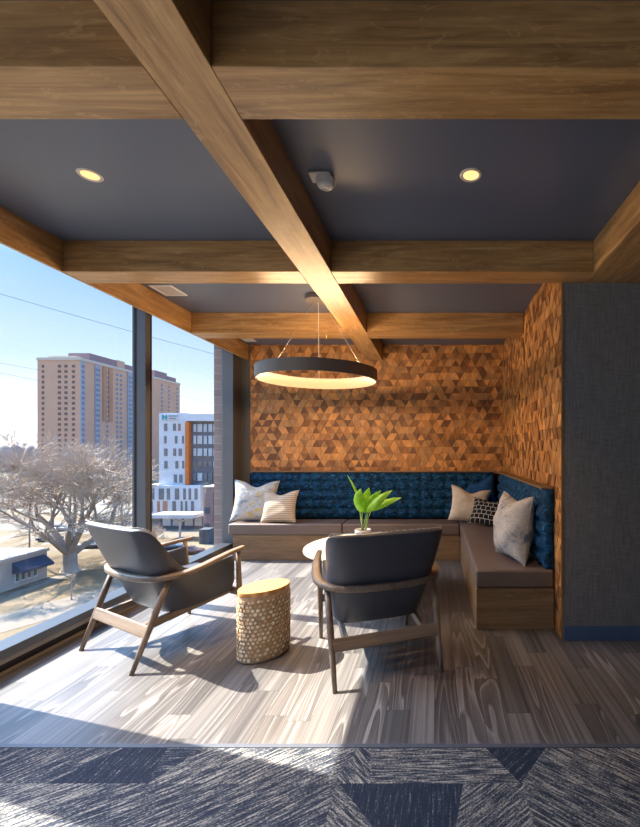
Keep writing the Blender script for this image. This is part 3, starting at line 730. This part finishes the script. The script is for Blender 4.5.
k.base(k.ramp(wv.outputs['Fac'], [(.1, (.46, .21, .06)), (.6, (.58, .30, .10)), (1, (.66, .40, .16))])); M['honey'] = k.set(.4)
MB().lathe([(0, .004), (.96, .004), (.985, .012), (.985, .433), (0, .433)], 64, sx=SA, sy=SB, rot=SR).build('drum', M['bark'], e)
o = MB().lathe([(0, .4335), (.99, .4335), (1.0, .438), (1.0, .456), (.985, .464), (0, .464)], 72, sx=SA, sy=SB, rot=SR).build('top', M['honey'], e)
b = MB(); rnd = random.Random(8); tones = []
per = 34; rows_ = 15
for j in range(rows_):
    for i in range(per):
        t = 2 * math.pi * (i + (.5 if j % 2 else 0) * 1 + rnd.uniform(-.16, .16)) / per; z = .026 + (.433 - .036) * (j + rnd.uniform(-.12, .12) + .25) / rows_
        rad = rnd.uniform(.0085, .0145); z = max(rad + .006, min(.431 - rad, z))
        x, y = SA * .985 * math.cos(t), SB * .985 * math.sin(t); nx, ny = math.cos(t) / SA, math.sin(t) / SB; l_ = math.hypot(nx, ny); nx /= l_; ny /= l_
        tx, ty = -ny, nx; pr = rnd.uniform(.004, .008); c0 = rnd.choice([(.78, .58, .37), (.70, .49, .29), (.82, .66, .46), (.56, .38, .22), (.86, .73, .55)])
        m_ = 9; out = []
        for kk in range(m_):
            a = 2 * math.pi * kk / m_; q = rad * (1 + rnd.uniform(-.08, .08)); cx, cz = q * math.cos(a), q * math.sin(a)
            out.append((cx, cz))
        v0 = [b.b.verts.new(Vector(((x - nx * .003) * math.cos(SR) - (y - ny * .003) * math.sin(SR), (x - nx * .003) * math.sin(SR) + (y - ny * .003) * math.cos(SR), z)) + Vector((tx * math.cos(SR) - ty * math.sin(SR), tx * math.sin(SR) + ty * math.cos(SR), 0)) * cx + Vector((0, 0, cz))) for cx, cz in out]
        nw = Vector((nx * math.cos(SR) - ny * math.sin(SR), nx * math.sin(SR) + ny * math.cos(SR), 0))
        v1 = [b.b.verts.new(q.co + nw * (pr + .003)) for q in v0]; v2 = [b.b.verts.new(q.co + (sum((p.co for p in v1), Vector()) / m_ - q.co) * .22 + nw * .0012) for q in v1]
        b.b.faces.new(v2); tones.append(c0)
        for kk in range(m_):
            k2 = (kk + 1) % m_
            b.b.faces.new((v1[kk], v1[k2], v2[k2], v2[kk])); tones.append(tuple(q * .7 for q in c0))
            b.b.faces.new((v0[kk], v0[k2], v1[k2], v1[kk])); tones.append((.38, .25, .15))
o = b.build('slice_cladding', M['slices'], e, recalc=False)
at_ = o.data.attributes.new('tone', 'FLOAT_COLOR', 'FACE')
for q, t in zip(at_.data, tones): q.color = (*t, 1)
bm = bmesh.new(); bm.from_mesh(o.data); bmesh.ops.recalc_face_normals(bm, faces=bm.faces); bm.to_mesh(o.data); bm.free()

#OUTSIDE
# ------------------------------------------------------------------ outside, seen through the windows
GZ = -18.6
def ep(name, c, *a, **kw): return plain(name, tuple(q * .60 for q in c), *a, **kw)
def onground(x, y): return P(x, y, FPX * (CH - GZ) / (y - VY))
k = N('dry_ground'); v = k.coord()
f = k.noise(k.coord((.05, .05, .05)), 1, 6, .6, .8); g = k.noise(k.coord((.16, .05, .1), loc=(3, 9, 0)), 1, 5, .6, .5); h_ = k.noise(k.coord((1.6, 1.6, 1)), 1, 3)
c = k.ramp(f, [(.35, (.100, .066, .034)), (.50, (.135, .098, .058)), (.62, (.16, .124, .084))])
c = k.mix(c, (.21, .18, .145), k.math('GREATER_THAN', g, .60)); c = k.mix(c, k.ramp(h_, [(.3, (.78, .78, .78)), (.7, (1.1, 1.1, 1.1))]), .7, 'MULTIPLY')
k.base(c); M['ground'] = k.set(.95, 0, .1)
M['road'] = ep('pale_worn_asphalt', (.25, .205, .16), .9, 0, .1, .1, .5)
M['kerb'] = ep('pale_concrete', (.27, .23, .18), .9, 0, .1, .08, .6)
struct(MB().box(-1500, 300, 12, 2400, GZ - 1, GZ).build('ground', M['ground']), 'pale dry ground with snow patches outside')
def strip(x0, y0, x1, y1, wd, m, nm, lab, dz=.03):
    a, b_ = onground(x0, y0), onground(x1, y1); a.z = b_.z = GZ + dz / 2
    return struct(MB().bar(a, b_, wd, dz).build(nm, M[m]), lab)
strip(-60, 640, 260, 553, 7, 'road', 'street', 'pale street running past the buildings')
strip(-60, 664, 290, 566, 1.6, 'kerb', 'sidewalk', 'pale sidewalk along the street', .08)
strip(-40, 522, 260, 536, 13, 'road', 'street', 'wide pale street behind the big tree')
strip(-40, 500, 160, 506, 40, 'kerb', 'parking_lot', 'snowy pale parking lot behind the big tree', .02)

# tall brick tower
M['tower'] = ep('pink_brick', (.74, .46, .31), .9, 0, .1, .05, .1)
M['tower_o'] = ep('orange_brick', (.58, .31, .18), .9, 0, .1, .05, .1)
M['tower_p'] = ep('mauve_metal', (.36, .25, .26), .8, 0, .1, .05, .1)
M['cornice'] = ep('cream_concrete', (.72, .62, .50), .9, 0, .1, .03, .1)
M['wing'] = ep('pale_blue_panel', (.42, .44, .48), .8, 0, .2, .05, .1)
M['pane_b'] = ep('blue_window', (.16, .23, .34), .3, 0, .5, .2, .1)
M['pane_d'] = ep('dark_window', (.13, .10, .10), .3, 0, .5, .2, .1)
e = empty('apartment_tower', (-209, 283, GZ)); tag(e, 'tall pink brick apartment tower on the horizon, cream line under its roof', 'building')
T0 = Matrix.Translation(-e.location)
XT = -197
MB().box(-221, XT, 236, 328, GZ, 50.8, M=T0).build('wall', M['tower'], e)
MB().box(-221.3, XT + .3, 235.7, 328.3, 50.8, 52.3, M=T0).build('cornice', M['cornice'], e)
def yx(x): return 197 * FPX / (VX - x)
for x0, x1, zt, m in ((91, 118, 56.4, 'tower_p'), (118.2, 126, 56.9, 'tower'), (126.5, 134, 55.6, 'tower_p'), (156, 168, 57.2, 'tower_p'), (169, 177, 55.4, 'tower_p')):
    MB().box(XT - 13, XT - .8, yx(x0), yx(x1), 52.3, zt, M=T0).build('penthouse', M[m], e)
MB().box(-217, XT - 4, 238, yx(90), 52.3, 53.6, M=T0).build('roof_deck', M['cornice'], e)
for x0, x1, z0_, z1_, m in ((127, 133.5, GZ, 50.5, 'wing'), (94.5, 99.5, GZ, 50.5, 'wing'), (102.5, 106, 18, 50.5, 'tower_o'), (108.5, 112, 18, 50.5, 'tower_o'), (80.5, 84, GZ, 50.5, 'wing'), (145, 148, GZ, 50.5, 'wing')):
    MB().box(XT - .2, XT + .5, yx(x0), yx(x1), z0_, z1_, M=T0).build('bay', M[m], e)
wins = []
rows_ = [47.5 - 2.95 * i for i in range(20)]
for z in rows_:
    for x, ww, m, off in ((82.2, 2.0, 'pane_b', .5), (97, 3.0, 'pane_b', .5), (107.3, 1.6, 'pane_b', .0), (117, 1.6, 'pane_d', 0), (121, 1.6, 'pane_d', 0), (130.2, 3.6, 'pane_b', .5), (162, 2, 'pane_d', 0), (169, 2, 'pane_d', 0), (177, 2, 'pane_b', 0)):
        y = yx(x); wins.append(((XT + off, XT + off + .15, y - ww / 2, y + ww / 2, z - .75, z + .75), m))
    for x, ww in ((43, 1.2), (59.5, 1.6), (66, 1.6), (73.5, 1.6)):
        X = (x - VX) / FPX * 236; wins.append(((X - ww / 2, X + ww / 2, 235.82, 236.02, z - .75, z + .75), 'pane_d'))
wins.sort(key=lambda q: abs(q[0][2] - 236) - q[0][4] * .3)
for bx, m in wins[:95]: MB().box(*bx, M=T0).build('window', M[m], e)
b = MB()
for bx, m in wins[95:]: b.box(*bx, M=T0)
b.build('window', M['pane_b'], e)['kind'] = 'stuff'

# white hospital-like block with the teal sign
M['w_panel'] = ep('white_cladding', (.80, .82, .84), .7, 0, .2, .03, .2)
M['w_orange'] = ep('orange_panel', (.80, .22, .05), .7, 0, .2, .05, .2)
M['w_dark'] = ep('slate_cladding', (.16, .17, .19), .6, 0, .3, .08, .2)
M['w_glass'] = ep('dark_glass', (.17, .19, .20), .25, 0, .5, .2, .3)
M['w_pane'] = ep('bright_glass', (.55, .60, .62), .25, 0, .5, .15, .3)
M['w_brown'] = ep('rust_glass', (.40, .20, .13), .4, 0, .5, .1, .3)
M['teal'] = ep('teal_sign', (.0, .36, .42), .6)
M['sign_grey'] = ep('grey_sign_letters', (.36, .38, .42), .6)
D = 106.0; q_ = D / FPX
def fx(x): return (x - VX) * q_
def fz(y): return CH + (VY - y) * q_
e = empty('office_building', (fx(185), D + 8, GZ)); tag(e, 'white building with an orange stripe and a small teal sign', 'building')
T1 = Matrix.Translation(-e.location)
def slab(nm, m, x0, x1, y0, y1, d0, d1, lab=None):
    o = MB().box(fx(x0), fx(x1), D + d0, D + d1, fz(y1), fz(y0), M=T1).build(nm, M[m], e)
    if lab: o['label'] = lab
    return o
slab('wall', 'w_panel', 159, 187, 413, 486, 0, 16); slab('wall', 'w_panel', 143, 203, 485, 513, -1.2, 15); slab('wall', 'w_dark', 189.5, 240, 421, 486, .6, 16)
slab('stripe_panel', 'w_orange', 186.3, 189.8, 422, 485.5, -.5, 2, 'orange vertical panel')
slab('parapet', 'w_panel', 186, 240, 414, 421, -.3, 12)
slab('wall', 'w_dark', 145, 203, 513, 529, .5, 12)
W_ = [(164.3, 167.3, 423.6, 431), (173.3, 176, 423.6, 431), (178.3, 180.6, 423.6, 431), (164.3, 166.5, 436, 443.5), (175, 177.3, 436, 443.5), (182.2, 183.8, 436, 443.5), (164.3, 167.5, 448.5, 456), (173.5, 176, 448.5, 456), (178.8, 181.8, 448.5, 456),
      (164.5, 167.5, 461, 468.5), (175.6, 178.4, 461, 468.5), (182.3, 184.2, 461, 468.5), (174, 177, 474.5, 482.5), (179.4, 182.4, 474.5, 482.5)]
for i, r_ in enumerate(W_): slab('window', 'w_brown' if i == 2 else 'w_glass', *r_, -.12, .3)
for r_ in ((155, 157.5), (162, 167), (170, 173), (178, 182), (186.2, 188.6), (191.5, 193.8), (197.4, 200.3)): slab('window', 'w_glass', *r_, 488, 499, -1.32, -1)
for i, r_ in enumerate(((153, 156), (160.5, 163), (166, 170.5), (175.6, 178.7), (183.7, 185.4), (188.2, 190), (194, 196.5))): slab('window', 'w_brown' if i in (1, 2) else 'w_glass', *r_, 500.6, 511.2, -1.32, -1)
rnd = random.Random(3)
for j, (a, b_) in enumerate(((424, 431.8), (435.6, 444), (448.4, 456), (461, 467), (473, 481))):
    for i, (x0, x1) in enumerate(((192.5, 195.2), (196.5, 201.2), (202.8, 206), (207.5, 211.3), (212.4, 217), (218, 223), (224, 230))):
        slab('window', 'w_pane' if (j < 2 or (j == 2 and i != 1) or rnd.random() < .25) else 'w_glass', x0, x1, a, b_, .42, .8)
for x0, x1, m in ((150, 160, 'w_glass'), (162, 170, 'w_pane'), (172, 181, 'w_pane'), (184, 192, 'cornice'), (194, 201, 'cornice')): slab('shopfront', m, x0, x1, 517, 526, .3, .8)
# the sign: a small teal mark and grey lettering too far off to read
sg = slab('sign', 'w_panel', 161.8, 178.5, 414.4, 420.4, -.18, 0)
b = MB()
for x0, x1, y0, y1 in ((162.6, 164.2, 414.8, 419.9), (164.2, 166.2, 416.6, 418.0), (166.0, 167.6, 416.0, 419.9), (166.2, 167.4, 414.8, 415.7)): b.box(fx(x0), fx(x1), D - .30, D - .17, fz(y1), fz(y0), M=T1)
b.build('sign_mark', M['teal'], sg)
b = MB(); rnd = random.Random(6)
for row_, (y0, y1, xe) in enumerate(((415.2, 416.6, 178), (417.8, 419.3, 177))):
    x = 169.3
    while x < xe:
        ww = rnd.uniform(.35, .6); b.box(fx(x), fx(x + ww), D - .26, D - .17, fz(y1), fz(y0 + rnd.choice((0, 0, .4))), M=T1); x += ww + .28
b.build('sign_lettering', M['sign_grey'], sg)

# entrance canopy
p = onground(180, 538.5); e = empty('entrance_canopy', (p.x, p.y, GZ)); tag(e, 'white flat canopy on a single forked post before the white building', 'canopy')
H_ = (538.5 - 515) / FPX * p.y; s_ = p.y / FPX
MB().box(-24 * s_, 19 * s_, -2, 3, H_ - .45, H_ + .35).build('roof', M['w_panel'], e)
b = MB().tube([(0, 0, 0), (0, 0, H_ - 1.6)], .22, 10); b.bar((0, 0, H_ - 1.7), (-2.2, 0, H_ - .45), .3, .3).bar((0, 0, H_ - 1.7), (2.2, 0, H_ - .45), .3, .3)
b.build('post', M['w_panel'], e)
# annex and street furniture at the right edge
a = P(203, 533, 94); e = empty('brick_annex', (a.x, 98, GZ)); tag(e, 'low reddish brick annex right of the white building', 'building')
s_ = 94 / FPX; zt = (449 - 488) * s_ + CH - GZ
M['annex'] = ep('salmon_brick', (.50, .33, .29), .9, 0, .1, .1, .3)
MB().box(0, 34 * s_, -4, 5, 0, zt).build('wall', M['annex'], e); MB().box(-.1, 34 * s_, -4.2, 5.2, zt, zt + .4).build('roof', M['cornice'], e)
MB().box(1.5 * s_, 6.5 * s_, -4.1, -3.9, zt * .50, zt * .62).build('window', M['w_dark'], e); MB().box(1.5 * s_, 6.5 * s_, -4.1, -3.9, zt * .16, zt * .3).build('window', M['w_dark'], e)
a = onground(207, 543); e = empty('utility_cabinet', (a.x, a.y, GZ)); tag(e, 'dark grey utility cabinet on the curb near the brick annex', 'cabinet'); s_ = a.y / FPX
MB().box(-5 * s_, 5 * s_, -1.2, 1.2, 0, 14 * s_).build('body', M['w_dark'], e, bevel=.08); MB().box(-5.2 * s_, 5.2 * s_, -1.3, 1.3, 14 * s_, 14.6 * s_).build('lid', M['frame'], e); MB().box(-.05, .05, -1.24, -1.19, .3, 13 * s_).build('door_seam', M['frame_dark'], e)
MB().box(2.6 * s_, 5.0 * s_, 1.4, 2.2, 0, 50 * s_).build('dark_pillar', M['jamb'], e)  # tall dark pillar behind the cabinet, its purpose unknown

# small building with the blue awning
M['shed'] = ep('beige_block', (.56, .48, .42), .9, 0, .1, .06, .4); M['shed_roof'] = ep('pale_flat_roof', (.58, .53, .50), .9, 0, .1, .08, .3)
M['awning'] = ep('blue_awning', (.07, .09, .14), .7, 0, .2, .08, .5)
XA = -60.3
e = empty('small_shop_building', (-66, 57, GZ)); tag(e, 'small flat roofed beige building with a dark blue awning', 'building'); T2 = Matrix.Translation(-e.location)
MB().box(-73, XA, 44, 66, GZ, GZ + 4.2, M=T2).build('wall', M['shed'], e)
MB().box(-73.2, XA + .2, 43.8, 66.2, GZ + 4.2, GZ + 4.6, M=T2).build('roof', M['shed_roof'], e)
MB().box(-71, -66, 52, 60, GZ + 4.6, GZ + 5.5, M=T2).build('roof_unit', M['shed'], e)
def ya(x): return -XA * FPX / (VX - x)
b = MB(); v_ = []
pr = [(XA + .02, GZ + 3.75), (XA + 1.5, GZ + 2.55), (XA + 1.5, GZ + 2.2), (XA + .02, GZ + 2.2)]
for y in (ya(12), ya(44.5)): v_.append([b.b.verts.new(T2 @ Vector((x, y, z))) for x, z in pr])
for i in range(4): b.b.faces.new((v_[0][i], v_[0][(i + 1) % 4], v_[1][(i + 1) % 4], v_[1][i]))
b.b.faces.new(v_[0]); b.b.faces.new(v_[1]); b.build('awning', M['awning'], e)
for x in (16.5, 22.5, 28.5, 34.5):
    f_ = MB().box(XA, XA + .1, ya(x - 2.3), ya(x + 2.3), GZ + .75, GZ + 2.15, M=T2).build('window', M['w_panel'], e)
    MB().box(XA + .1, XA + .14, ya(x - 1.5), ya(x + 1.5), GZ + .95, GZ + 2.0, M=T2).build('pane', M['w_glass'], f_)

# bare trees
M['bark_pale'] = ep('pale_bark', (.48, .39, .32), .95, 0, .1, .12, .8); M['twig'] = ep('pale_twigs', (.56, .44, .34), .95, 0, .1, .1, .3)
def bare_tree(name, seed, height, spread, r0, fork, levels=6, low=True):
    rnd = random.Random(seed); e = empty(name); tb, tw = MB(), MB()
    def limb(p, d, L, r, lv):
        n = 4 if lv < 3 else 3; pts = [p]; q = p.copy(); dd = d.copy()
        for i in range(n):
            dd = (dd + Vector((rnd.gauss(0, .16), rnd.gauss(0, .16), rnd.gauss(0, .10) + (.05 if lv < 3 else -.02)))).normalized()
            q = q + dd * L / n; pts.append(q.copy())
        rad = [r * (1 - .45 * i / n) for i in range(n + 1)]
        (tb if lv < 3 else tw).tube(pts, rad, 8 if lv < 2 else (5 if lv < 3 else 3), cap=False)
        if lv >= levels: return
        kids = 3 if lv < 2 else (4 if lv == 2 else 5)
        for i in range(kids):
            t = (.45 + .55 * (i + 1) / kids) if lv else (.7 + .3 * (i + 1) / kids)
            j = min(n - 1, int(t * n)); pp_ = pts[j].lerp(pts[j + 1], t * n - j) if j < n else pts[-1]
            ax = Vector((rnd.gauss(0, 1), rnd.gauss(0, 1), rnd.gauss(0, .5))).cross(dd).normalized()
            nd = (Matrix.Rotation(rnd.uniform(.35, .85), 4, ax) @ dd); nd.x *= (spread if lv < 2 else 1); nd.y *= (spread if lv < 2 else 1); nd.z += .12; nd.normalize()
            if nd.z < -.15: nd.z *= .3; nd.normalize()
            limb(pp_, nd, L * rnd.uniform(.60, .82), max(.034, r * rnd.uniform(.42, .58)), lv + 1)
    base = Vector((0, 0, 0)); tp = Vector((0, 0, fork * height))
    tb.tube([(0, 0, -.2), (.0, 0, .3), (.05, 0, fork * height * .5), tp], [r0 * 1.5, r0 * 1.15, r0 * .95, r0 * .95], 12, cap=False)
    m = 7
    for i in range(m):
        a = 2 * math.pi * i / m + rnd.uniform(-.3, .3); up = rnd.uniform(.5, 1.9)
        d = Vector((math.cos(a) * spread, math.sin(a) * spread, up)).normalized()
        limb(tp - Vector((0, 0, rnd.uniform(0, .25) * fork * height)), d, height * .33, r0 * rnd.uniform(.42, .62), 1)
    tb.build('trunk', M['bark_pale'], e, smooth=True, recalc=False); tw.build('twigs', M['twig'], e, recalc=False)
    return e
p = onground(70, 571); t = bare_tree('bare_tree', 5, 24.5, 1.0, 1.0, .13, 6); t.location = p
tag(t, 'huge spreading bare tree with a thick pale trunk', 'tree')
small = bare_tree('bare_tree', 9, 9, .9, .22, .2, 5); p = onground(125, 522); small.location = p
tag(small, 'bare tree behind the big tree, beside the mullion', 'tree', 'smaller bare trees outside')
for x, y, s_, lab in ((-5, 507, 1.2, 'bare tree at the left edge beyond the parking lot'), (104, 503, 1.1, 'bare tree in the haze between big tree and mullion'), (151, 549, .55, 'bare tree just right of the mullion'), (40, 497, 1.4, 'bare tree at the foot of the brick tower')):
    c = copy_tree(small); c.location = onground(x, y); c.scale = (s_,) * 3; c.rotation_euler = (0, 0, x * .7); c['label'] = lab
p = onground(71.5, 600); e = empty('sapling', p); tag(e, 'thin young tree on the grass strip below the big trunk', 'tree')
rnd = random.Random(2)
MB().tube([(0, 0, 0), (.03, 0, 1.6), (0, .05, 3.4)], [.09, .07, .03], 6).build('trunk', M['bark_pale'], e)
b = MB()
for i in range(26):
    z = rnd.uniform(1.4, 3.3); a = rnd.uniform(0, 6.28); b.tube([(0, 0, z), (.35 * math.cos(a), .35 * math.sin(a), z + .4), (.6 * math.cos(a), .6 * math.sin(a), z + 1.0)], [.02, .015, .008], 3, cap=False)
b.build('twigs', M['twig'], e, recalc=False)

# treeline and low town along the horizon
k = N('hazy_trees'); k.base(k.ramp(k.noise(k.coord((.06, .06, .12)), 1, 5, .7), [(.3, (.26, .20, .15)), (.7, (.34, .27, .215))])); M['haze_tree'] = k.set(1, 0, 0)
rnd = random.Random(21); b = MB()
for i in range(420):
    Y = rnd.uniform(362, 620); x = rnd.uniform(-80, 230); X = (x - VX) / FPX * Y; hh = rnd.uniform(24, 29) + (Y - 330) * .012; rr_ = rnd.uniform(5, 10)
    n_ = 10; ring = []
    tpv = b.b.verts.new((X, Y, GZ + hh + rnd.uniform(-.5, 2)))
    prev = None
    for zz, sc_ in ((0, .7), (.35, 1.0), (.75, .7)):
        rg = [b.b.verts.new((X + rr_ * sc_ * math.cos(6.283 * q / n_) * rnd.uniform(.8, 1.2), Y + rr_ * sc_ * math.sin(6.283 * q / n_), GZ + hh * zz)) for q in range(n_)]
        if prev:
            for q in range(n_): b.b.faces.new((prev[q], prev[(q + 1) % n_], rg[(q + 1) % n_], rg[q]))
        prev = rg
    for q in range(n_): b.b.faces.new((prev[q], prev[(q + 1) % n_], tpv))
tag(b.build('treeline', M['haze_tree'], smooth=True), 'hazy line of bare woods along the horizon', 'trees', kind='stuff')

# parked cars
M['tyre'] = ep('tyre', (.02, .02, .02), .8)
def car(label, x, y, col, rz):
    p = onground(x, y); e = empty('parked_car', p, rz); tag(e, label, 'car', 'parked cars')
    m = ep('car_paint_' + label[:8].replace(' ', '_'), col, .3, .2, .5, .03)
    sec = [(-2.25, .55, .85), (-2.1, .35, .95), (-1.2, .3, .98), (1.0, .3, 1.0), (2.0, .35, .85), (2.25, .5, .75)]
    b = MB(); rg = []
    for x_, z0_, z1_ in sec: rg.append([b.b.verts.new((x_, yy, zz)) for yy, zz in ((-.85, z0_), (.85, z0_), (.9, (z0_ + z1_) / 2), (.8, z1_), (-.8, z1_), (-.9, (z0_ + z1_) / 2))])
    for a, c in zip(rg, rg[1:]):
        for i in range(6): b.b.faces.new((a[i], a[(i + 1) % 6], c[(i + 1) % 6], c[i]))
    b.b.faces.new(rg[0]); b.b.faces.new(rg[-1]); b.build('body', m, e, smooth=True)
    b = MB(); lo = [(-1.7, .78), (1.1, .78)]
    v0 = [b.b.verts.new(q) for q in ((-1.75, -.76, .96), (1.15, -.76, .96), (1.15, .76, .96), (-1.75, .76, .96))]; v1 = [b.b.verts.new(q) for q in ((-1.2, -.6, 1.42), (.4, -.6, 1.42), (.4, .6, 1.42), (-1.2, .6, 1.42))]
    for i in range(4): b.b.faces.new((v0[i], v0[(i + 1) % 4], v1[(i + 1) % 4], v1[i]))
    b.build('window_band', M['w_glass'], e); MB().box(-1.22, .42, -.62, .62, 1.42, 1.47).build('roof', m, e, bevel=.02)
    for sx in (-1.4, 1.4):
        for sy in (-.82, .82): MB().tube([(sx, sy - .1, .33), (sx, sy + .1, .33)], .33, 14).build('wheel', M['tyre'], e)
car('dark red car parked on the street right of the mullion', 191, 554, (.22, .09, .07), .25)
car('blue grey car parked behind the dark red car', 171, 549, (.16, .20, .26), .25)
car('dark grey car parked right of the big trunk', 92, 548, (.10, .10, .11), .15)
car('black car parked left of the big trunk', 50, 541, (.05, .05, .06), .15)
car('grey car farther back, left of the big trunk', 59, 531, (.14, .14, .15), .1)
car('silver car in the lot seen between the big branches', 97, 522, (.4, .4, .42), .1)

# street lamps
def lamp(label, x, y, ytop):
    p = onground(x, y); e = empty('street_lamp', p); tag(e, label, 'street lamp', 'street lamps'); H_ = (y - ytop) / FPX * p.y
    MB().tube([(0, 0, 0), (0, 0, H_)], [.14, .09], 8).build('pole', M['jamb'], e)
    MB().tube([(0, 0, H_ - .1), (.6, 0, H_ + .15), (1.5, 0, H_ + .2)], .06, 6).build('arm', M['jamb'], e)
    MB().box(1.3, 2.0, -.14, .14, H_ + .12, H_ + .26).build('lamp_head', M['w_dark'], e, bevel=.03)
lamp('street lamp pole left of the big tree', 29.5, 549, 512)
lamp('street lamp pole standing before the mullion side of the lot', 122, 530, 492)

# overhead wires
M['wire'] = ep('grey_wire', (.10, .11, .13), .7)
def wire(label, x0, y0, Y0, x1, y1, Y1, r_=.03, sag=.0):
    a, c = P(x0, y0, Y0), P(x1, y1, Y1); n_ = 20
    pts = [a.lerp(c, i / n_) - Vector((0, 0, sag * 4 * (i / n_) * (1 - i / n_))) for i in range(n_ + 1)]
    o = MB().tube(pts, r_, 5).build('overhead_wire', M['wire']); tag(o, label, 'wire', 'overhead wires')
wire('highest overhead wire crossing the sky in front of the tower', -60, 276, 42, 260, 366, 60, .022, .2)
wire('second overhead wire, reaching the tower near its roof', -60, 350, 120, 40, 370, 150, .045, .3)
wire('third overhead wire, just under the second one', -60, 359, 120, 40, 380.5, 150, .045, .3)
wire('lowest pale overhead wire left of the tower', -60, 388, 160, 40, 406, 190, .035, .3)
wire('overhead wire above the white building', 150, 388, 150, 260, 414, 150, .035, .2)
